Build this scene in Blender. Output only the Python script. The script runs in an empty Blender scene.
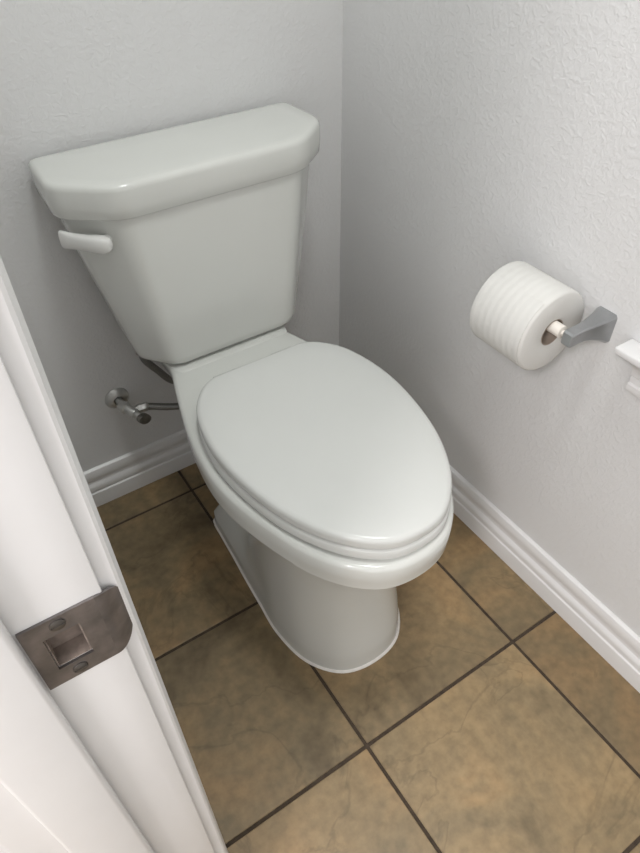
import bpy, bmesh, math, random
from mathutils import Vector, Matrix

scene = bpy.context.scene
COL = scene.collection
random.seed(7)

# ------------------------------------------------------------------ camera
def cam_matrix(loc, yaw, pitch, roll):
    rz = Matrix.Rotation(yaw, 3, 'Z'); rx = Matrix.Rotation(pitch, 3, 'X'); ry = Matrix.Rotation(roll, 3, 'Y')
    R = rz @ rx @ ry
    right, fwd, up = R.col[0], R.col[1], R.col[2]
    M = Matrix((right, up, -fwd)).transposed().to_4x4()
    M.translation = Vector(loc)
    return M
cam_data = bpy.data.cameras.new('camera')
cam = bpy.data.objects.new('camera', cam_data); COL.objects.link(cam)
cam.matrix_world = cam_matrix((-0.7519, -1.074, 1.137), -0.5734, -0.7629, 0.0135)
cam_data.sensor_fit = 'HORIZONTAL'; cam_data.sensor_width = 36.0
cam_data.lens = 660.45 / 640 * 36.0
cam_data.clip_start = 0.01
scene.camera = cam

# ------------------------------------------------------------------ world, light, exposure
world = bpy.data.worlds.new('world'); scene.world = world
world.use_nodes = True
bg = world.node_tree.nodes['Background']
bg.inputs['Color'].default_value = (1.0, 0.985, 0.985, 1); bg.inputs['Strength'].default_value = 1.7

def area_light(name, loc, target, size, power, color):
    d = bpy.data.lights.new(name, 'AREA'); d.shape = 'DISK'; d.size = size; d.energy = power; d.color = color
    o = bpy.data.objects.new(name, d); COL.objects.link(o)
    o.location = loc
    o.rotation_euler = (Vector(target) - Vector(loc)).to_track_quat('-Z', 'Y').to_euler()
    return o
area_light('bathroom_ceiling_light', (-2.05, -1.62, 2.30), (-1.2, -1.2, 0.9), 0.45, 26, (1.0, 0.945, 0.94))
area_light('closet_fill_light', (-0.40, -0.75, 2.36), (-0.40, -0.75, 0.0), 0.30, 10.0, (0.975, 1.0, 0.975))  # unseen fill lamp, added to brighten the upper closet walls

scene.view_settings.view_transform = 'Standard'
scene.view_settings.look = 'None'
scene.view_settings.gamma = 1.0
scene.view_settings.use_curve_mapping = False
scene.view_settings.exposure = 0.0

# ------------------------------------------------------------------ materials
def new_mat(name):
    m = bpy.data.materials.new(name); m.use_nodes = True
    nt = m.node_tree
    return m, nt, nt.nodes, nt.links, nt.nodes['Principled BSDF']

def simple(name, color, rough=0.5, metal=0.0, coat=0.0, noise=0.0, nscale=60, bump=0.0, bscale=200, bdist=0.001, spec=0.5):
    m, nt, N, L, b = new_mat(name)
    b.inputs['Base Color'].default_value = (*color, 1)
    b.inputs['Roughness'].default_value = rough
    b.inputs['Metallic'].default_value = metal
    b.inputs['Coat Weight'].default_value = coat
    b.inputs['Specular IOR Level'].default_value = spec
    tc = N.new('ShaderNodeTexCoord')
    if noise:
        n = N.new('ShaderNodeTexNoise'); n.inputs['Scale'].default_value = nscale; n.inputs['Detail'].default_value = 4
        L.new(tc.outputs['Object'], n.inputs['Vector'])
        r = N.new('ShaderNodeValToRGB')
        r.color_ramp.elements[0].position = 0.3; r.color_ramp.elements[1].position = 0.7
        r.color_ramp.elements[0].color = (*[c * (1 - noise) for c in color], 1)
        r.color_ramp.elements[1].color = (*[min(1, c * (1 + noise)) for c in color], 1)
        L.new(n.outputs['Fac'], r.inputs['Fac']); L.new(r.outputs['Color'], b.inputs['Base Color'])
    if bump:
        n = N.new('ShaderNodeTexNoise'); n.inputs['Scale'].default_value = bscale; n.inputs['Detail'].default_value = 3
        L.new(tc.outputs['Object'], n.inputs['Vector'])
        bp = N.new('ShaderNodeBump'); bp.inputs['Strength'].default_value = bump; bp.inputs['Distance'].default_value = bdist
        L.new(n.outputs['Fac'], bp.inputs['Height']); L.new(bp.outputs['Normal'], b.inputs['Normal'])
    return m

def wall_material():
    m, nt, N, L, b = new_mat('wall_paint')
    b.inputs['Base Color'].default_value = (0.71, 0.71, 0.71, 1)
    b.inputs['Roughness'].default_value = 0.55
    tc = N.new('ShaderNodeTexCoord')
    # orange-peel / light knock-down drywall relief
    n1 = N.new('ShaderNodeTexNoise'); n1.inputs['Scale'].default_value = 125; n1.inputs['Detail'].default_value = 3; n1.inputs['Distortion'].default_value = 0.6
    n2 = N.new('ShaderNodeTexNoise'); n2.inputs['Scale'].default_value = 240; n2.inputs['Detail'].default_value = 2
    L.new(tc.outputs['Object'], n1.inputs['Vector']); L.new(tc.outputs['Object'], n2.inputs['Vector'])
    r = N.new('ShaderNodeMapRange'); r.inputs['From Min'].default_value = 0.42; r.inputs['From Max'].default_value = 0.62
    L.new(n1.outputs['Fac'], r.inputs['Value'])
    ad = N.new('ShaderNodeMath'); ad.operation = 'MULTIPLY_ADD'; ad.inputs[1].default_value = 0.35
    L.new(n2.outputs['Fac'], ad.inputs[0]); L.new(r.outputs['Result'], ad.inputs[2])
    bp = N.new('ShaderNodeBump'); bp.inputs['Strength'].default_value = 0.34; bp.inputs['Distance'].default_value = 0.0010
    L.new(ad.outputs[0], bp.inputs['Height']); L.new(bp.outputs['Normal'], b.inputs['Normal'])
    return m

def tile_material():
    m, nt, N, L, b = new_mat('stone_look_tile')
    tc = N.new('ShaderNodeTexCoord'); oi = N.new('ShaderNodeObjectInfo')
    mul = N.new('ShaderNodeVectorMath'); mul.operation = 'SCALE'
    cv = N.new('ShaderNodeCombineXYZ')
    m1 = N.new('ShaderNodeMath'); m1.operation = 'MULTIPLY'; m1.inputs[1].default_value = 37.0
    m2 = N.new('ShaderNodeMath'); m2.operation = 'MULTIPLY'; m2.inputs[1].default_value = 91.0
    L.new(oi.outputs['Random'], m1.inputs[0]); L.new(oi.outputs['Random'], m2.inputs[0])
    L.new(m1.outputs[0], cv.inputs[0]); L.new(m2.outputs[0], cv.inputs[1])
    add = N.new('ShaderNodeVectorMath'); add.operation = 'ADD'
    L.new(tc.outputs['Object'], add.inputs[0]); L.new(cv.outputs[0], add.inputs[1])
    big = N.new('ShaderNodeTexNoise'); big.inputs['Scale'].default_value = 4.8; big.inputs['Detail'].default_value = 5; big.inputs['Distortion'].default_value = 0.9; big.inputs['Roughness'].default_value = 0.55
    L.new(add.outputs[0], big.inputs['Vector'])
    ramp = N.new('ShaderNodeValToRGB'); cr = ramp.color_ramp
    cr.elements[0].position = 0.26; cr.elements[0].color = (0.105, 0.075, 0.039, 1)
    cr.elements[1].position = 0.78; cr.elements[1].color = (0.340, 0.234, 0.120, 1)
    e = cr.elements.new(0.42); e.color = (0.182, 0.134, 0.073, 1)
    e = cr.elements.new(0.52); e.color = (0.226, 0.160, 0.083, 1)
    e = cr.elements.new(0.63); e.color = (0.270, 0.178, 0.087, 1)
    L.new(big.outputs['Fac'], ramp.inputs['Fac'])
    # fine mottling
    fine = N.new('ShaderNodeTexNoise'); fine.inputs['Scale'].default_value = 55; fine.inputs['Detail'].default_value = 5
    L.new(add.outputs[0], fine.inputs['Vector'])
    fr = N.new('ShaderNodeMapRange'); fr.inputs['From Min'].default_value = 0.3; fr.inputs['From Max'].default_value = 0.7
    fr.inputs['To Min'].default_value = 0.80; fr.inputs['To Max'].default_value = 1.16
    L.new(fine.outputs['Fac'], fr.inputs['Value'])
    mx = N.new('ShaderNodeMix'); mx.data_type = 'RGBA'; mx.blend_type = 'MULTIPLY'; mx.inputs[0].default_value = 1.0
    L.new(ramp.outputs['Color'], mx.inputs[6]); L.new(fr.outputs['Result'], mx.inputs[7])
    # thin wandering veins
    vn = N.new('ShaderNodeTexNoise'); vn.inputs['Scale'].default_value = 4.0; vn.inputs['Detail'].default_value = 6; vn.inputs['Distortion'].default_value = 0.8
    ofs = N.new('ShaderNodeVectorMath'); ofs.operation = 'ADD'; ofs.inputs[1].default_value = (5.3, 2.1, 0)
    L.new(add.outputs[0], ofs.inputs[0]); L.new(ofs.outputs[0], vn.inputs['Vector'])
    sb = N.new('ShaderNodeMath'); sb.operation = 'SUBTRACT'; sb.inputs[1].default_value = 0.5
    ab = N.new('ShaderNodeMath'); ab.operation = 'ABSOLUTE'
    vr = N.new('ShaderNodeMapRange'); vr.inputs['From Min'].default_value = 0.0; vr.inputs['From Max'].default_value = 0.011
    vr.inputs['To Min'].default_value = 0.80; vr.inputs['To Max'].default_value = 1.0
    L.new(vn.outputs['Fac'], sb.inputs[0]); L.new(sb.outputs[0], ab.inputs[0]); L.new(ab.outputs[0], vr.inputs['Value'])
    mx2 = N.new('ShaderNodeMix'); mx2.data_type = 'RGBA'; mx2.blend_type = 'MULTIPLY'; mx2.inputs[0].default_value = 1.0
    L.new(mx.outputs[2], mx2.inputs[6]); L.new(vr.outputs['Result'], mx2.inputs[7])
    # each tile a touch lighter or darker
    tv = N.new('ShaderNodeAttribute'); tv.attribute_type = 'OBJECT'; tv.attribute_name = 'tone'
    mx3 = N.new('ShaderNodeMix'); mx3.data_type = 'RGBA'; mx3.blend_type = 'MULTIPLY'; mx3.inputs[0].default_value = 1.0
    L.new(mx2.outputs[2], mx3.inputs[6]); L.new(tv.outputs['Fac'], mx3.inputs[7])
    L.new(mx3.outputs[2], b.inputs['Base Color'])
    b.inputs['Roughness'].default_value = 0.42
    bp = N.new('ShaderNodeBump'); bp.inputs['Strength'].default_value = 0.25; bp.inputs['Distance'].default_value = 0.001
    L.new(fine.outputs['Fac'], bp.inputs['Height']); L.new(bp.outputs['Normal'], b.inputs['Normal'])
    return m

def braid_material():
    m, nt, N, L, b = new_mat('braided_steel')
    tc = N.new('ShaderNodeTexCoord'); w = N.new('ShaderNodeTexWave'); w.inputs['Scale'].default_value = 260; w.inputs['Distortion'].default_value = 2
    L.new(tc.outputs['Object'], w.inputs['Vector'])
    r = N.new('ShaderNodeValToRGB'); r.color_ramp.elements[0].color = (0.10, 0.10, 0.095, 1); r.color_ramp.elements[1].color = (0.36, 0.35, 0.33, 1)
    L.new(w.outputs['Fac'], r.inputs['Fac']); L.new(r.outputs['Color'], b.inputs['Base Color'])
    b.inputs['Metallic'].default_value = 0.6; b.inputs['Roughness'].default_value = 0.45
    return m

def paper_material():
    m, nt, N, L, b = new_mat('tissue_paper')
    b.inputs['Base Color'].default_value = (0.66, 0.655, 0.63, 1); b.inputs['Roughness'].default_value = 0.9
    b.inputs['Specular IOR Level'].default_value = 0.15
    tc = N.new('ShaderNodeTexCoord')
    # wound bands of embossing: slow waves across the width of the roll (local y)
    w = N.new('ShaderNodeTexWave'); w.bands_direction = 'Y'; w.inputs['Scale'].default_value = 26; w.inputs['Distortion'].default_value = 0.8; w.inputs['Detail'].default_value = 1
    L.new(tc.outputs['Object'], w.inputs['Vector'])
    n = N.new('ShaderNodeTexNoise'); n.inputs['Scale'].default_value = 300
    L.new(tc.outputs['Object'], n.inputs['Vector'])
    ad = N.new('ShaderNodeMath'); ad.operation = 'MULTIPLY_ADD'; ad.inputs[1].default_value = 0.5
    L.new(n.outputs['Fac'], ad.inputs[0]); L.new(w.outputs['Fac'], ad.inputs[2])
    bp = N.new('ShaderNodeBump'); bp.inputs['Strength'].default_value = 0.35; bp.inputs['Distance'].default_value = 0.0012
    L.new(ad.outputs[0], bp.inputs['Height']); L.new(bp.outputs['Normal'], b.inputs['Normal'])
    return m

def worn_plate_material():
    m, nt, N, L, b = new_mat('worn_nickel_plate')
    tc = N.new('ShaderNodeTexCoord')
    n = N.new('ShaderNodeTexNoise'); n.inputs['Scale'].default_value = 55; n.inputs['Detail'].default_value = 4
    L.new(tc.outputs['Object'], n.inputs['Vector'])
    r = N.new('ShaderNodeValToRGB')
    r.color_ramp.elements[0].position = 0.35; r.color_ramp.elements[0].color = (0.15, 0.140, 0.138, 1)
    r.color_ramp.elements[1].position = 0.7; r.color_ramp.elements[1].color = (0.29, 0.265, 0.26, 1)
    L.new(n.outputs['Fac'], r.inputs['Fac']); L.new(r.outputs['Color'], b.inputs['Base Color'])
    b.inputs['Metallic'].default_value = 0.85; b.inputs['Roughness'].default_value = 0.42
    return m

M = {
    'wall': wall_material(),
    'ceiling': simple('ceiling_paint', (0.78, 0.78, 0.77), 0.8, bump=0.3, bscale=60),
    'tile': tile_material(),
    'grout': simple('brown_grout', (0.060, 0.042, 0.028), 0.9, noise=0.25, nscale=120, bump=0.4),
    'trim': simple('semi_gloss_trim_paint', (0.755, 0.75, 0.748), 0.32, noise=0.02, nscale=12, bump=0.12, bscale=35, bdist=0.001),
    'china': simple('vitreous_china', (0.655, 0.665, 0.635), 0.16, coat=0.3, noise=0.01, nscale=8),
    'seat': simple('seat_plastic', (0.65, 0.66, 0.64), 0.22, noise=0.01, nscale=8),
    'caulk': simple('white_caulk', (0.78, 0.76, 0.72), 0.5, noise=0.05, nscale=90),
    'chrome': simple('satin_chrome', (0.42, 0.43, 0.44), 0.28, metal=1.0, noise=0.08, nscale=40),
    'dull_chrome': simple('dull_chrome', (0.62, 0.62, 0.60), 0.36, metal=0.75, noise=0.15, nscale=60),
    'dark_metal': simple('tarnished_metal', (0.20, 0.19, 0.17), 0.4, metal=0.8, noise=0.2, nscale=80),
    'plate': worn_plate_material(),
    'screw': simple('dark_screw_steel', (0.12, 0.11, 0.10), 0.45, metal=0.8, noise=0.2, nscale=200),
    'recess': simple('raw_wood_mortise', (0.26, 0.21, 0.18), 0.9, noise=0.3, nscale=120),
    'hose': braid_material(),
    'paper': paper_material(),
    'card': simple('grey_cardboard', (0.34, 0.28, 0.23), 0.9, noise=0.1, nscale=100),
    'rod': simple('white_plastic_rod', (0.80, 0.76, 0.70), 0.4, noise=0.03, nscale=40),
    'lever': simple('lever_enamel', (0.70, 0.70, 0.68), 0.2, noise=0.01, nscale=20),
}

# ------------------------------------------------------------------ helpers
def empty(name, loc):
    o = bpy.data.objects.new(name, None); o.empty_display_size = 0.05
    COL.objects.link(o); o.location = loc
    return o

def tag(o, label, cat, group=None):
    o['label'] = label; o['category'] = cat
    if group: o['group'] = group
    return o

def link_mesh(name, bm, mat, parent=None, origin=(0, 0, 0), smooth=True, angle=35):
    """bm holds world coordinates; origin becomes the object's own origin"""
    bmesh.ops.recalc_face_normals(bm, faces=bm.faces[:])
    bmesh.ops.translate(bm, verts=bm.verts[:], vec=-Vector(origin))
    me = bpy.data.meshes.new(name); bm.to_mesh(me); bm.free()
    me.materials.append(M[mat])
    if smooth:
        me.shade_smooth()
        me.set_sharp_from_angle(angle=math.radians(angle))
    o = bpy.data.objects.new(name, me); COL.objects.link(o)
    if parent is not None:
        o.parent = parent
        po = Vector(parent.location)
        q = parent.parent
        while q is not None:
            po += Vector(q.location); q = q.parent
        o.location = Vector(origin) - po
    else:
        o.location = origin
    return o

def add_box(bm, lo, hi, bevel=0.0, seg=2):
    vs = [bm.verts.new((x, y, z)) for z in (lo[2], hi[2]) for y in (lo[1], hi[1]) for x in (lo[0], hi[0])]
    fs = [bm.faces.new([vs[i] for i in f]) for f in ((0, 1, 3, 2), (4, 6, 7, 5), (0, 4, 5, 1), (2, 3, 7, 6), (0, 2, 6, 4), (1, 5, 7, 3))]
    if bevel:
        es = list({e for f in fs for e in f.edges})
        bmesh.ops.bevel(bm, geom=es, offset=bevel, segments=seg, profile=0.5, affect='EDGES')

def loft(bm, rings, close=True, cap0=True, cap1=True):
    R = [[bm.verts.new(p) for p in r] for r in rings]
    n = len(R[0])
    for a, b in zip(R, R[1:]):
        for i in range(n if close else n - 1):
            j = (i + 1) % n
            try: bm.faces.new((a[i], a[j], b[j], b[i]))
            except ValueError: pass
    def cap(r):
        try: bm.faces.new(r)
        except ValueError: pass
    if cap0: cap(R[0][::-1])
    if cap1: cap(R[-1])
    return R

def sweep_profile(bm, prof, p0, p1, axis_a, axis_b):
    """extrude a 2-D profile (u along axis_a, v along axis_b) from p0 to p1"""
    A, B = Vector(axis_a), Vector(axis_b)
    loft(bm, [[Vector(p) + A * u + B * v for u, v in prof] for p in (p0, p1)])

def tube(bm, pts, rad, n=12, caps=True):
    pts = [Vector(p) for p in pts]
    rads = rad if isinstance(rad, (list, tuple)) else [rad] * len(pts)
    rings = []; up = None
    for i, p in enumerate(pts):
        t = (pts[min(i + 1, len(pts) - 1)] - pts[max(i - 1, 0)]).normalized()
        if up is None:
            up = t.orthogonal().normalized()
        up = (up - t * up.dot(t)).normalized()
        side = t.cross(up)
        rings.append([p + (up * math.cos(2 * math.pi * k / n) + side * math.sin(2 * math.pi * k / n)) * rads[i] for k in range(n)])
    loft(bm, rings, cap0=caps, cap1=caps)

def catmull(P, per):
    out = []
    P = [Vector(p) for p in P]
    E = [P[0] * 2 - P[1]] + P + [P[-1] * 2 - P[-2]]
    for i in range(1, len(E) - 2):
        p0, p1, p2, p3 = E[i - 1:i + 3]
        for k in range(per):
            t = k / per
            out.append(0.5 * (2 * p1 + (p2 - p0) * t + (2 * p0 - 5 * p1 + 4 * p2 - p3) * t * t + (3 * p1 - p0 - 3 * p2 + p3) * t ** 3))
    out.append(P[-1])
    return out

def sym_ring(half, z, xc, per=6):
    """half: (half-width, y) from the front tip (hw=0) round to the back middle (hw=0)"""
    P = [(-half[1][0], half[1][1])] + list(half) + [(-half[-2][0], half[-2][1])]
    c = catmull(P, per)[per:-per]          # from tip to back middle
    ring = [Vector((xc + p.x, p.y, z)) for p in c]
    ring += [Vector((xc - p.x, p.y, z)) for p in c[-2:0:-1]]
    return ring

def offset_ring(ring, d, z):
    n = len(ring); out = []
    area = sum(ring[i].x * ring[(i + 1) % n].y - ring[(i + 1) % n].x * ring[i].y for i in range(n))
    s = 1 if area > 0 else -1
    for i in range(n):
        a, b = ring[i - 1], ring[(i + 1) % n]
        t = Vector((b.x - a.x, b.y - a.y)); t.normalize()
        nx, ny = t.y * s, -t.x * s          # outward
        out.append(Vector((ring[i].x + nx * d, ring[i].y + ny * d, z)))
    return out

def shrink(ring, k, z):
    c = sum(ring, Vector()) / len(ring)
    return [Vector((c.x + (p.x - c.x) * k, c.y + (p.y - c.y) * k, z)) for p in ring]

def round_poly(corners, z, seg=5):
    """corners: (x, y, radius), counter-clockwise or clockwise; the same seg count for every corner"""
    n = len(corners); out = []
    for i in range(n):
        p = Vector(corners[i][:2]); r = corners[i][2]
        a = (Vector(corners[i - 1][:2]) - p).normalized(); b = (Vector(corners[(i + 1) % n][:2]) - p).normalized()
        ang = a.angle(b); d = r / math.tan(ang / 2)
        q0, q1 = p + a * d, p + b * d
        for k in range(seg + 1):
            t = k / seg
            v = (q0 * (1 - t) ** 2 + p * 2 * t * (1 - t) + q1 * t * t)
            out.append(Vector((v.x, v.y, z)))
    return out

def lathe(bm, prof, centre, axis, n=24, cap0=True, cap1=True):
    """prof: (radius, distance along axis)"""
    a = Vector(axis).normalized(); u = a.orthogonal().normalized(); v = a.cross(u)
    rings = [[Vector(centre) + a * h + (u * math.cos(2 * math.pi * k / n) + v * math.sin(2 * math.pi * k / n)) * r for k in range(n)] for r, h in prof]
    loft(bm, rings, cap0=cap0, cap1=cap1)

# ------------------------------------------------------------------ room shell
LX = -0.745          # room-side face of the doorway wall
LX2 = -0.862         # its far side
FY = -1.56           # wall behind the photographer's right shoulder
CEIL = 2.44
JY = -0.855          # strike-side jamb face
JY2 = -1.475         # hinge-side jamb face
HEAD = 2.03
OUTX, OUTY0, OUTY1 = -2.7, -2.9, 0.0

def structure(o):
    o['kind'] = 'structure'; return o

def wall(name, boxes):
    bm = bmesh.new()
    for lo, hi in boxes: add_box(bm, lo, hi)
    return structure(link_mesh(name, bm, 'wall', smooth=False))

wall('wall_back', [((LX2, 0.0, 0.0), (0.0, 0.10, CEIL))])
wall('wall_right', [((0.0, FY - 0.1, 0.0), (0.10, 0.10, CEIL))])
wall('wall_left', [((LX2, JY + 0.018, 0.0), (LX, 0.0, CEIL)),
                   ((LX2, FY, 0.0), (LX, JY2 - 0.018, CEIL)),
                   ((LX2, JY2 - 0.018, HEAD + 0.018), (LX, JY + 0.018, CEIL))])
wall('wall_front', [((LX2, FY - 0.1, 0.0), (0.0, FY, CEIL))])
bm = bmesh.new(); add_box(bm, (LX2, FY - 0.1, CEIL), (0.1, 0.1, CEIL + 0.05))
structure(link_mesh('ceiling', bm, 'ceiling', smooth=False))

# floor: grout bed with every tile laid on it
bm = bmesh.new(); add_box(bm, (OUTX, OUTY0, -0.05), (0.0, OUTY1, -0.0022))
floor = structure(link_mesh('floor', bm, 'grout', smooth=False))
T = 0.335; GX = -0.1277; GY = -0.0859; G = 0.0030
xs = sorted([GX - k * T for k in range(-1, 9)]); ys = sorted([GY - k * T for k in range(-1, 10)])
def clampv(v, lo, hi): return max(lo, min(hi, v))
mesh_cache = {}
# glaze shade of the tiles in view: (column from the right wall, row from the back wall)
TONE = {(0, 3): 0.92, (0, 2): 1.05, (1, 3): 1.42, (1, 2): 1.18, (2, 3): 1.25, (2, 2): 1.10, (2, 1): 1.0, (1, 1): 1.0}
for i in range(len(xs) - 1):
    for j in range(len(ys) - 1):
        x0, x1 = clampv(xs[i] + G, OUTX, -0.002), clampv(xs[i + 1] - G, OUTX, -0.002)
        y0, y1 = clampv(ys[j] + G, OUTY0, -0.002), clampv(ys[j + 1] - G, OUTY0, -0.002)
        if x1 - x0 < 0.02 or y1 - y0 < 0.02: continue
        key = (round(x1 - x0, 4), round(y1 - y0, 4))
        if key not in mesh_cache:
            b2 = bmesh.new(); add_box(b2, (-key[0] / 2, -key[1] / 2, -0.008), (key[0] / 2, key[1] / 2, 0.0), 0.0012, 2)
            bmesh.ops.recalc_face_normals(b2, faces=b2.faces[:])
            me = bpy.data.meshes.new('tile'); b2.to_mesh(me); b2.free(); me.materials.append(M['tile'])
            mesh_cache[key] = me
        t = bpy.data.objects.new('tile', mesh_cache[key]); COL.objects.link(t)
        t.parent = floor
        t['tone'] = TONE.get((round((GX - xs[i]) / T), round((GY - ys[j]) / T)), random.uniform(1.0, 1.25))
        t.location = ((x0 + x1) / 2, (y0 + y1) / 2, random.uniform(-0.0003, 0.0))

# baseboards
BB = [(0, 0), (0.0147, 0), (0.0147, 0.036), (0.0140, 0.0395), (0.0112, 0.0415), (0.0106, 0.0445), (0.0125, 0.047), (0.0128, 0.055),
      (0.0110, 0.0600), (0.0074, 0.064), (0.0056, 0.0700), (0.0060, 0.0735), (0.0088, 0.076), (0.0096, 0.080), (0.0092, 0.092), (0.0066, 0.099), (0.002, 0.102), (0, 0.102)]
def baseboard(name, p0, p1, out):
    bm = bmesh.new(); sweep_profile(bm, BB, p0, p1, out, (0, 0, 1))
    return structure(link_mesh(name, bm, 'trim', smooth=True, angle=25))
baseboard('baseboard_back', (LX, 0, 0), (0, 0, 0), (0, -1, 0))
baseboard('baseboard_right', (0, 0, 0), (0, FY, 0), (-1, 0, 0))
baseboard('baseboard_left', (LX, -0.0147, 0), (LX, JY + 0.066, 0), (1, 0, 0))
baseboard('baseboard_front', (LX, FY, 0), (-0.0147, FY, 0), (0, 1, 0))

# door frame: jambs, stops and casings
door = structure(empty('door_1', (LX, JY, 0)))
def part_box(name, lo, hi, mat, parent, bevel=0.0, seg=2):
    bm = bmesh.new(); add_box(bm, lo, hi, bevel, seg)
    c = [(a + b) / 2 for a, b in zip(lo, hi)]; c[2] = lo[2]
    return link_mesh(name, bm, mat, parent, c)
strike_jamb = part_box('jamb', (LX2, JY, 0), (LX, JY + 0.018, HEAD), 'trim', door, 0.0012)
# latch mortise cut into the strike-side jamb
MX0, MX1, MZ0, MZ1 = -.7800, -.7610, .799, .829
bm = bmesh.new(); add_box(bm, (MX0, JY - .01, MZ0), (MX1, JY + .013, MZ1))
cutter = link_mesh('cutter', bm, 'trim', None, smooth=False)
bo = strike_jamb.modifiers.new('mortise', 'BOOLEAN'); bo.operation = 'DIFFERENCE'; bo.object = cutter; bo.solver = 'EXACT'
dg = bpy.context.evaluated_depsgraph_get()
cut_mesh = bpy.data.meshes.new_from_object(strike_jamb.evaluated_get(dg))
strike_jamb.modifiers.clear(); strike_jamb.data = cut_mesh
bpy.data.objects.remove(cutter)
part_box('jamb', (LX2, JY2 - 0.018, 0), (LX, JY2, HEAD), 'trim', door, 0.0012)
part_box('head_jamb', (LX2, JY2 - 0.018, HEAD), (LX, JY + 0.018, HEAD + 0.018), 'trim', door, 0.0012)
SX0, SX1 = -0.834, -0.7900
part_box('door_stop', (SX0, JY - 0.011, 0), (SX1, JY, HEAD), 'trim', door, 0.003, 3)
part_box('door_stop', (SX0, JY2, 0), (SX1, JY2 + 0.011, HEAD), 'trim', door, 0.003, 3)
# casing profile: u = away from the opening, v = out of the wall
CP = [(0, 0), (0, 0.0085), (0.0015, 0.0105), (0.005, 0.011), (0.010, 0.0095), (0.014, 0.0105), (0.030, 0.0125), (0.038, 0.0150), (0.044, 0.0162), (0.054, 0.0162), (0.057, 0.0145), (0.057, 0)]
def casing(wall_x, out, y, dy):
    bm = bmesh.new(); sweep_profile(bm, CP, (wall_x, y, 0), (wall_x, y, HEAD + 0.062), (0, dy, 0), (out, 0, 0))
    link_mesh('casing', bm, 'trim', door, (wall_x, y, 0), angle=25)
casing(LX, 1, JY + 0.005, 1); casing(LX, 1, JY2 - 0.005, -1)
casing(LX2, -1, JY + 0.005, 1); casing(LX2, -1, JY2 - 0.005, -1)
for wx, out in ((LX, 1), (LX2, -1)):
    bm = bmesh.new(); sweep_profile(bm, CP, (wx, JY + 0.005, HEAD + 0.005), (wx, JY2 - 0.005, HEAD + 0.005), (0, 0, 1), (out, 0, 0))
    link_mesh('head_casing', bm, 'trim', door, (wx, JY, HEAD), angle=25)

# ------------------------------------------------------------------ toilet
XC = -0.367
toilet = tag(empty('toilet', (XC, -0.38, 0)), 'white two-piece toilet with closed lid in the corner of the closet', 'toilet')

# --- bowl and pedestal: one vitreous china casting
def H(*a): return list(a)
top = H((0, -.722), (.062, -.706), (.116, -.645), (.152, -.545), (.168, -.45), (.158, -.345), (.132, -.24), (.110, -.16), (.104, -.07), (.085, -.035), (0, -.033))
def scaled(half, k, dy): return [(w * k, y + dy * (1 if y < -.3 else 0)) for w, y in half]
rim_low = H((0, -.720), (.062, -.704), (.116, -.643), (.152, -.545), (.168, -.45), (.157, -.345), (.128, -.24), (.106, -.16), (.100, -.07), (.082, -.038), (0, -.036))
under = H((0, -.690), (.056, -.676), (.106, -.62), (.139, -.53), (.152, -.44), (.140, -.345), (.108, -.24), (.092, -.16), (.088, -.07), (.072, -.048), (0, -.046))
u2 = H((0, -.650), (.052, -.634), (.096, -.585), (.120, -.50), (.126, -.42), (.108, -.335), (.085, -.25), (.072, -.17), (.066, -.10), (.05, -.075), (0, -.073))
u3 = H((0, -.624), (.054, -.610), (.095, -.565), (.113, -.49), (.112, -.42), (.092, -.345), (.072, -.27), (.062, -.20), (.058, -.135), (.045, -.115), (0, -.113))
mid = H((0, -.618), (.056, -.604), (.095, -.556), (.108, -.49), (.106, -.425), (.090, -.36), (.064, -.30), (.056, -.23), (.054, -.18), (.04, -.168), (0, -.166))
low = H((0, -.631), (.059, -.616), (.100, -.565), (.113, -.49), (.108, -.43), (.095, -.37), (.068, -.31), (.060, -.24), (.058, -.195), (.045, -.185), (0, -.183))
low2 = H((0, -.638), (.060, -.623), (.102, -.570), (.115, -.495), (.111, -.43), (.104, -.365), (.088, -.30), (.080, -.24), (.077, -.205), (.065, -.192), (0, -.190))
foot_t = H((0, -.641), (.060, -.626), (.102, -.573), (.116, -.498), (.113, -.43), (.109, -.365), (.104, -.30), (.100, -.24), (.097, -.205), (.083, -.192), (0, -.190))
foot = H((0, -.644), (.061, -.629), (.103, -.576), (.118, -.500), (.115, -.43), (.111, -.365), (.106, -.30), (.102, -.24), (.099, -.203), (.085, -.190), (0, -.188))
XP = XC + 0.004
seq = [(foot, .0005, XP), (foot_t, .020, XP), (foot_t, .034, XP), (low2, .050, XP), (low, .085, XP), (mid, .16, XC + .002), (mid, .22, XC + .001), (u3, .275, XC), (u2, .322, XC), (under, .360, XC), (rim_low, .3700, XC), (rim_low, .3718, XC), (rim_low, .376, XC), (top, .388, XC), (top, .410, XC)]
rings = [sym_ring(h, z, xc) for h, z, xc in seq]
rt = rings[-1]
rings += [offset_ring(rt, -.0025, .4145), offset_ring(rt, -.007, .4165), shrink(offset_ring(rt, -.007, .417), .8, .417)]
bm = bmesh.new(); loft(bm, rings)
bowl = link_mesh('bowl', bm, 'china', toilet, (XC, -0.38, 0), angle=60)
# raised pad of the bowl that carries the tank
def deck_poly(dx, dy, z): return round_poly([(XC - .105 - dx, -.045, .02), (XC + .105 + dx, -.045, .02), (XC + .124 + dx, -.120, .02), (XC + .108 + dx, -.189 - dy, .02), (XC - .098 - dx, -.189 - dy, .02), (XC - .112 - dx, -.120, .02)], z)
bm = bmesh.new()
loft(bm, [deck_poly(.006, .010, .410), deck_poly(.006, .010, .4165), deck_poly(.004, .007, .4180), deck_poly(0, 0, .4188), deck_poly(-.02, -.02, .419)])
link_mesh('tank_pad', bm, 'china', bowl, (XC, -.12, .41), angle=50)
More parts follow.
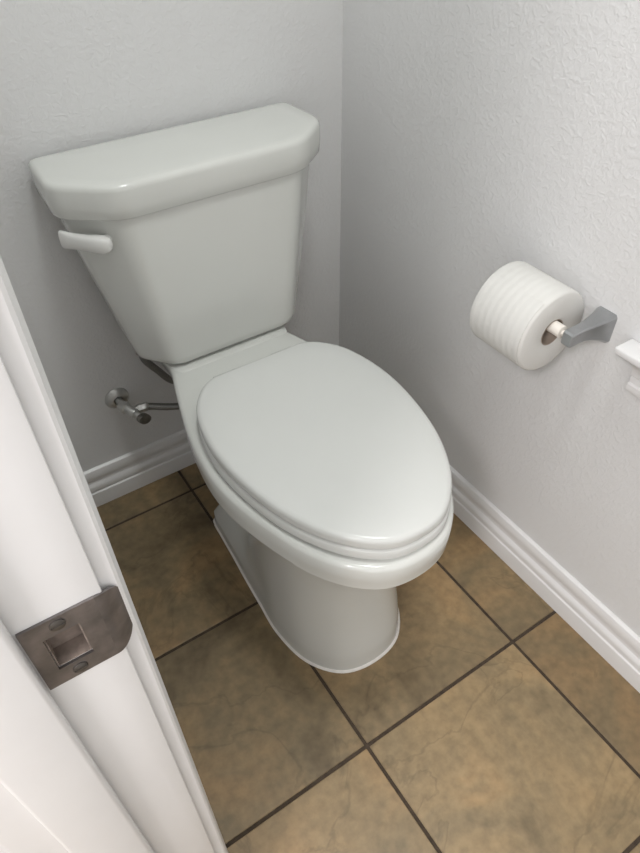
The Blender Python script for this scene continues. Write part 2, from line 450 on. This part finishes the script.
# caulk bead round the foot
bm = bmesh.new()
fr = sym_ring(foot, 0.0005, XP)
loft(bm, [offset_ring(fr, .003, .0003), offset_ring(fr, .002, .003), offset_ring(fr, -.001, .0055), offset_ring(fr, -.004, .0055), offset_ring(fr, -.004, .0003)], cap0=False, cap1=False)
link_mesh('caulk_bead', bm, 'caulk', toilet, (XC, -0.38, 0), angle=60)

# --- seat ring and lid
lid_half = H((0, -.711), (.050, -.700), (.098, -.655), (.134, -.585), (.154, -.50), (.158, -.42), (.143, -.345), (.116, -.303), (.088, -.2845), (.06, -.2825), (0, -.2825))
XL = XC + .004
base = sym_ring(lid_half, .44, XL)
inner_half = H((0, -.640), (.040, -.628), (.075, -.588), (.094, -.53), (.100, -.47), (.097, -.41), (.082, -.365), (.058, -.345), (.035, -.34), (.02, -.339), (0, -.339))
inner = sym_ring(inner_half, .42, XL)
def at_z(r, z): return [Vector((p.x, p.y, z)) for p in r]
bm = bmesh.new()
o0 = offset_ring(base, .0015, .42)
prof = [(offset_ring(o0, -.010, .4215)), at_z(o0, .4235), at_z(o0, .436), offset_ring(o0, -.003, .4395), offset_ring(o0, -.012, .4405), at_z(inner, .4405), at_z(inner, .4215)]
R = loft(bm, prof, cap0=False, cap1=False)
n = len(R[0])
for i in range(n):
    bm.faces.new((R[-1][i], R[-1][(i + 1) % n], R[0][(i + 1) % n], R[0][i]))
seat = link_mesh('seat', bm, 'seat', toilet, (XL, -.48, .42), angle=50)
bumper_bm = []
for sx, yy in ((-.13, -.42), (.13, -.42), (-.10, -.60), (.10, -.60)):
    bm = bmesh.new(); add_box(bm, (XL + sx - .006, yy - .014, .4165), (XL + sx + .006, yy + .014, .4225), .002)
    link_mesh('bumper', bm, 'seat', seat, (XL + sx, yy, .4165))
bm = bmesh.new()
loft(bm, [offset_ring(base, -.006, .4415), offset_ring(base, 0, .4435), offset_ring(base, .0, .4525), offset_ring(base, -.001, .4560), offset_ring(base, -.0032, .4585), offset_ring(base, -.008, .4600), shrink(offset_ring(base, -.008, .46), .85, .4612), shrink(offset_ring(base, -.008, .46), .55, .4622), shrink(offset_ring(base, -.008, .46), .2, .4626)])
lid = link_mesh('seat_lid', bm, 'seat', toilet, (XL, -.48, .44), angle=50)
for s in (-1, 1):
    bm = bmesh.new(); tube(bm, [(XL + s * .055 - .02, -.270, .434), (XL + s * .055 + .02, -.270, .434)], .009, 14)
    add_box(bm, (XL + s * .055 - .016, -.281, .4165), (XL + s * .055 + .016, -.256, .432), .003)
    link_mesh('hinge', bm, 'seat', toilet, (XL + s * .07, -.272, .4165))

# --- tank
XT = XC + .013
def tank_poly(hw, yb, ys, fw, yf, z, r=.03, rb=.012):
    return round_poly([(XT - hw * .98, yb, rb), (XT + hw * .98, yb, rb), (XT + hw, ys, r), (XT + fw, yf, r * 1.5), (XT - fw, yf, r * 1.5), (XT - hw, ys, r)], z, 7)
TZ0, TZ1 = .4195, .700
def tk(t, z, ins=0):
    hw = .162 + (.219 - .162) * t; fw = .118 + (.150 - .118) * t; ys = -.130 + .024 * t
    return tank_poly(hw - ins, -.022 - ins * .6, ys + ins * .3, fw - ins * .7, -.187 + .010 * t + ins, z)
bm = bmesh.new()
loft(bm, [tk(0, TZ0, .016), tk(0, TZ0 + .003, .006), tk(.02, TZ0 + .010, .001), tk(.05, TZ0 + .020), tk(.35, .52), tk(.7, .61), tk(1, TZ1 + .006)])
tank = link_mesh('tank', bm, 'china', toilet, (XC, -.10, TZ0), angle=50)
def lid_poly(ins, z):
    return round_poly([(XT - .226 + ins, -.010 - ins, .014), (XT + .226 - ins, -.010 - ins, .014), (XT + .231 - ins, -.122 + ins * .4, .048), (XT + .155 - ins * .6, -.184 + ins, .085), (XT - .155 + ins * .6, -.184 + ins, .085), (XT - .231 + ins, -.122 + ins * .4, .048)], z, 9)
bm = bmesh.new()
lp = lid_poly(.0085, .752)
loft(bm, [lid_poly(.008, .7005), lid_poly(.003, .7010), lid_poly(.0015, .7030), lid_poly(.0, .720), lid_poly(.0, .742), lid_poly(.0012, .7470), lid_poly(.0040, .7505), lid_poly(.0085, .7520), shrink(lp, .9, .7526), shrink(lp, .5, .7532)])
link_mesh('tank_lid', bm, 'china', toilet, (XC, -.10, .70), angle=50)

# --- trip lever on the angled left corner of the tank
d = Vector((-0.71, 0.704, 0)).normalized()      # along the chamfer, away from the pivot
nrm = Vector((-0.704, -0.71, 0)).normalized()   # out of the chamfer
piv = Vector((XT - .176, -.158, .668))
bm = bmesh.new()
secs = [(-.014, .005, .0045, .010, 0), (-.011, .0085, .008, .010, 0), (-.004, .0115, .0098, .011, 0), (.006, .0118, .0098, .012, .0003), (.020, .0108, .0085, .013, .001), (.036, .0108, .0065, .0135, .002), (.050, .0118, .0052, .0140, .003), (.060, .0125, .0045, .0145, .004), (.0625, .0105, .0030, .0145, .0045)]
rings = []
for s, hz, hn, off, dz in secs:
    c = piv + d * s + nrm * off + Vector((0, 0, dz))
    ring = []
    for k in range(16):
        a = 2 * math.pi * k / 16
        ca, sa = math.cos(a), math.sin(a)
        e = 0.7
        ring.append(c + nrm * hn * math.copysign(abs(ca) ** e, ca) + Vector((0, 0, hz * 1.15 * math.copysign(abs(sa) ** e, sa))))
    rings.append(ring)
loft(bm, rings)
lev = link_mesh('flush_lever', bm, 'lever', toilet, tuple(piv), angle=40)
bm = bmesh.new(); lathe(bm, [(.0075, -.016), (.0075, .006)], piv, nrm, 16)
link_mesh('lever_shaft', bm, 'lever', lev, tuple(piv))

# ------------------------------------------------------------------ water supply
VX, VZ = -.548, .257
valve = tag(empty('shutoff_valve', (VX, 0, VZ)), 'small chrome water shut-off valve on the wall left of the toilet', 'valve')
bm = bmesh.new(); lathe(bm, [(.025, 0), (.025, -.002), (.0225, -.005), (.017, -.009), (.010, -.011), (.010, -.0005)], (VX, 0, VZ), (0, 1, 0), 28)
link_mesh('escutcheon', bm, 'dull_chrome', valve, (VX, 0, VZ), angle=50)
bm = bmesh.new(); lathe(bm, [(.0075, -.004), (.0075, -.046)], (VX, 0, VZ), (0, 1, 0), 16)
link_mesh('pipe_stub', bm, 'dull_chrome', valve, (VX, 0, VZ))
AX = Vector((.42, -1, -.08)).normalized()       # the stop valve hangs a little askew on its stub
VB = Vector((VX, -.030, VZ))
bm = bmesh.new(); lathe(bm, [(.0105, -.004), (.0125, 0), (.0125, .012), (.010, .014), (.010, .034), (.0085, .037), (.006, .038), (.006, .052)], VB, AX, 18)
OUT = VB + AX * .024
lathe(bm, [(.0075, 0), (.0075, .013), (.0095, .014), (.0095, .022), (.007, .023)], OUT, (1, -.1, 0), 6)
link_mesh('valve_body', bm, 'dull_chrome', valve, tuple(VB), angle=40)
bm = bmesh.new()
HC = VB + AX * .053
hu = AX.cross(Vector((0, 0, 1))).normalized(); hv = hu.cross(AX)
ca, sa = math.cos(math.radians(40)), math.sin(math.radians(40))
hu, hv = hu * ca + hv * sa, hv * ca - hu * sa
loft(bm, [[HC + AX * y + hu * (.017 * q * math.cos(a)) + hv * (.0105 * q * math.sin(a)) for a in [2 * math.pi * k / 20 for k in range(20)]] for q, y in ((.55, -.001), (1, .0015), (1.05, .006), (1, .0105), (.6, .013))])
link_mesh('handle', bm, 'dark_metal', valve, tuple(HC), angle=50)

hose = tag(empty('supply_hose', (VX + .03, -.055, VZ)), 'grey braided water hose looping from the wall valve to the tank', 'hose')
h0 = OUT + Vector((.021, -.002, 0))
path = catmull([h0, h0 + Vector((.014, -.003, -.001)), h0 + Vector((.05, -.022, -.006)), (-.425, -.095, .250), (-.402, -.096, .270), (-.415, -.086, .296), (-.452, -.078, .312), (-.474, -.076, .345), (-.494, -.079, .380), (-.4975, -.080, .398)], 6)
bm = bmesh.new(); tube(bm, path, .0070, 12)
link_mesh('braided_line', bm, 'hose', hose, (VX + .03, -.055, VZ))
bm = bmesh.new(); lathe(bm, [(.0085, 0), (.0095, .002), (.0095, .012), (.0072, .016)], h0 - Vector((.001, 0, 0)), (1, -.1, 0), 6)
link_mesh('coupling_nut', bm, 'dull_chrome', hose, (VX + .03, -.055, VZ))
bm = bmesh.new(); lathe(bm, [(.008, 0), (.0112, .004), (.0112, .018), (.009, .021)], (-.4975, -.080, .3975), (0, 0, 1), 10)
link_mesh('tank_nut', bm, 'dark_metal', hose, (-.4975, -.080, .3975), angle=20)

# ------------------------------------------------------------------ paper holder and roll
RX, RZ = -.070, .602
holder = tag(empty('toilet_paper_holder', (0, -.648, RZ)), 'brushed metal toilet paper holder with flared square post on the right wall', 'paper holder')
def post(yc, s):
    # square post: flared plate on the wall, waisted neck, small square head round the rod end
    prof = [(0.0, .0232, .0165), (.003, .0232, .0165), (.007, .0215, .0155), (.014, .0185, .0140), (.024, .0155, .0120), (.036, .0125, .0100), (.050, .0110, .0088), (.062, .0108, .0085), (.076, .0108, .0085), (.0795, .0090, .0070)]
    bm = bmesh.new(); rings = []
    for dx, hz, hy in prof:
        zc = RZ - .006 * (1 - min(1, dx / .05))
        rings.append([Vector((-dx, yc + sy * hy, zc + sz * hz)) for sy, sz in ((-1, -.82), (-.80, -1), (.80, -1), (1, -.82), (1, .82), (.80, 1), (-.80, 1), (-1, .82))])
    loft(bm, rings)
    return link_mesh('post', bm, 'chrome', holder, (0, yc, RZ), angle=22)
post(-.648, -1); post(-.4980, 1)
bm = bmesh.new(); lathe(bm, [(.0040, 0), (.0040, .006), (.0092, .007), (.0095, .060), (.0082, .061), (.0082, .133), (.0040, .134), (.0040, .138)], (RX, -.6405, RZ), (0, 1, 0), 20)
link_mesh('roller', bm, 'rod', holder, (RX, -.62, RZ))

PZ = RZ - .0097
roll = tag(empty('toilet_paper_roll', (RX, -.555, PZ)), 'white toilet paper roll hanging on the wall holder', 'toilet paper')
R0, RI, Y0, Y1 = .0628, .0205, -.6190, -.5170
bm = bmesh.new()
lathe(bm, [(RI, Y0 + .0015), (RI + .003, Y0), (R0 - .004, Y0 + .0005), (R0 - .0012, Y0 + .0018), (R0, Y0 + .005), (R0, Y1 - .005), (R0 - .0012, Y1 - .0018), (R0 - .004, Y1), (RI + .002, Y1), (RI, Y1 - .002)], (RX, 0, PZ), (0, 1, 0), 64, False, False)
paper = link_mesh('paper', bm, 'paper', roll, (RX, (Y0 + Y1) / 2, PZ), angle=50)
bm = bmesh.new()
lathe(bm, [(RI, Y0 + .001), (RI, Y1 - .001), (RI - .0012, Y1 - .001), (RI - .0012, Y0 + .001), (RI, Y0 + .001)], (RX, 0, PZ), (0, 1, 0), 40, False, False)
link_mesh('cardboard_core', bm, 'card', roll, (RX, (Y0 + Y1) / 2, PZ))
# the outermost sheet, its cut edge lying on the roll
bm = bmesh.new(); rings = []
for k in range(28):
    a = math.radians(118 + 6 * k); r = R0 + .0010 * (1 - k / 27) + .0002
    rings.append([Vector((RX - r2 * math.sin(a - math.pi / 2) , y, PZ + r2 * math.cos(a - math.pi / 2))) for y, r2 in ((Y0 + .004, r), (Y1 - .004, r), (Y1 - .004, r - .0006), (Y0 + .004, r - .0006))])
loft(bm, rings)
link_mesh('outer_sheet', bm, 'paper', roll, (RX, (Y0 + Y1) / 2, PZ))

# ------------------------------------------------------------------ moulded ledge on the right wall
LY0, LY1, LZ = -.694, -1.25, .601
ledge = tag(empty('wall_ledge', (0, LY0, LZ - .07)), 'white moulded wooden ledge fixed to the right wall beside the paper holder', 'ledge')
part_box('ledge_top', (-.036, LY1, LZ - .011), (-.0005, LY0, LZ), 'trim', ledge, .0025, 3)
AP = [(0.0005, -.011), (.026, -.011), (.0265, -.016), (.024, -.020), (.019, -.024), (.0145, -.030), (.0120, -.038), (.0115, -.044), (.0085, -.047), (.0085, -.058), (.0110, -.060), (.0118, -.066), (.0105, -.071), (.006, -.074), (.0005, -.074)]
bm = bmesh.new(); sweep_profile(bm, AP, (0, LY0 - .023, LZ), (0, LY1, LZ), (-1, 0, 0), (0, 0, 1))
link_mesh('apron_moulding', bm, 'trim', ledge, (0, LY0, LZ - .05), angle=25)

# ------------------------------------------------------------------ strike plate on the jamb
strike = tag(empty('strike_plate', (-.7705, JY, .795)), 'worn grey metal strike plate screwed to the white door jamb', 'strike plate')
PZ0, PZ1 = .785, .843
PX0, PX1 = -.7890, -.750
hx0, hx1, hz0, hz1 = -.7800, -.7610, .799, .829
yf, yb = JY - .0016, JY + .0002
bm = bmesh.new()
# plate with a window: grid of strips round the hole, then the curved lip
def strip(x0, x1, z0, z1): add_box(bm, (x0, yf, z0), (x1, yb, z1))
strip(PX0, hx0, PZ0, PZ1); strip(hx1, PX1, PZ0, PZ1); strip(hx0, hx1, PZ0, hz0); strip(hx0, hx1, hz1, PZ1)
bmesh.ops.remove_doubles(bm, verts=bm.verts[:], dist=1e-5)
link_mesh('plate', bm, 'plate', strike, (-.7705, JY, .795), angle=30)
# lip: bends over the jamb edge, its end rounded
bm = bmesh.new(); rings = []
for k in range(15):
    an = math.radians(84) * k / 14; t = math.sin(an)
    x = PX1 + .0145 * t
    y = yf + .0080 * t * t
    ins = .0165 * (1 - math.cos(an))
    rings.append([Vector((x, y, PZ0 + ins)), Vector((x, y, PZ1 - ins)), Vector((x - .0005, y + .0014, PZ1 - ins)), Vector((x - .0005, y + .0014, PZ0 + ins))])
loft(bm, rings)
link_mesh('lip', bm, 'plate', strike, (PX1, JY, .795), angle=50)
bm = bmesh.new()
w = .0008
yd = JY + .0125
add_box(bm, (hx0 + .0001, yd - w, hz0 + .0001), (hx1 - .0001, yd, hz1 - .0001))
for x0 in (hx0 + .0001, hx1 - .0001 - w): add_box(bm, (x0, JY + .0003, hz0 + .0001), (x0 + w, yd - w, hz1 - .0001))
for z0 in (hz0 + .0001, hz1 - .0001 - w): add_box(bm, (hx0 + .0001 + w, JY + .0003, z0), (hx1 - .0001 - w, yd - w, z0 + w))
link_mesh('latch_recess', bm, 'recess', strike, (-.7745, JY, .79))
for zz in (PZ0 + .0065, PZ1 - .0065):
    bm = bmesh.new(); lathe(bm, [(.0042, .0002), (.0042, -.0006), (.0030, -.0012), (.0008, -.0013)], (-.7705, yf, zz), (0, 1, 0), 16)
    add_box(bm, (-.7740, yf - .0016, zz - .0005), (-.7670, yf - .0010, zz + .0005))
    link_mesh('screw', bm, 'screw', strike, (-.7705, yf, zz))
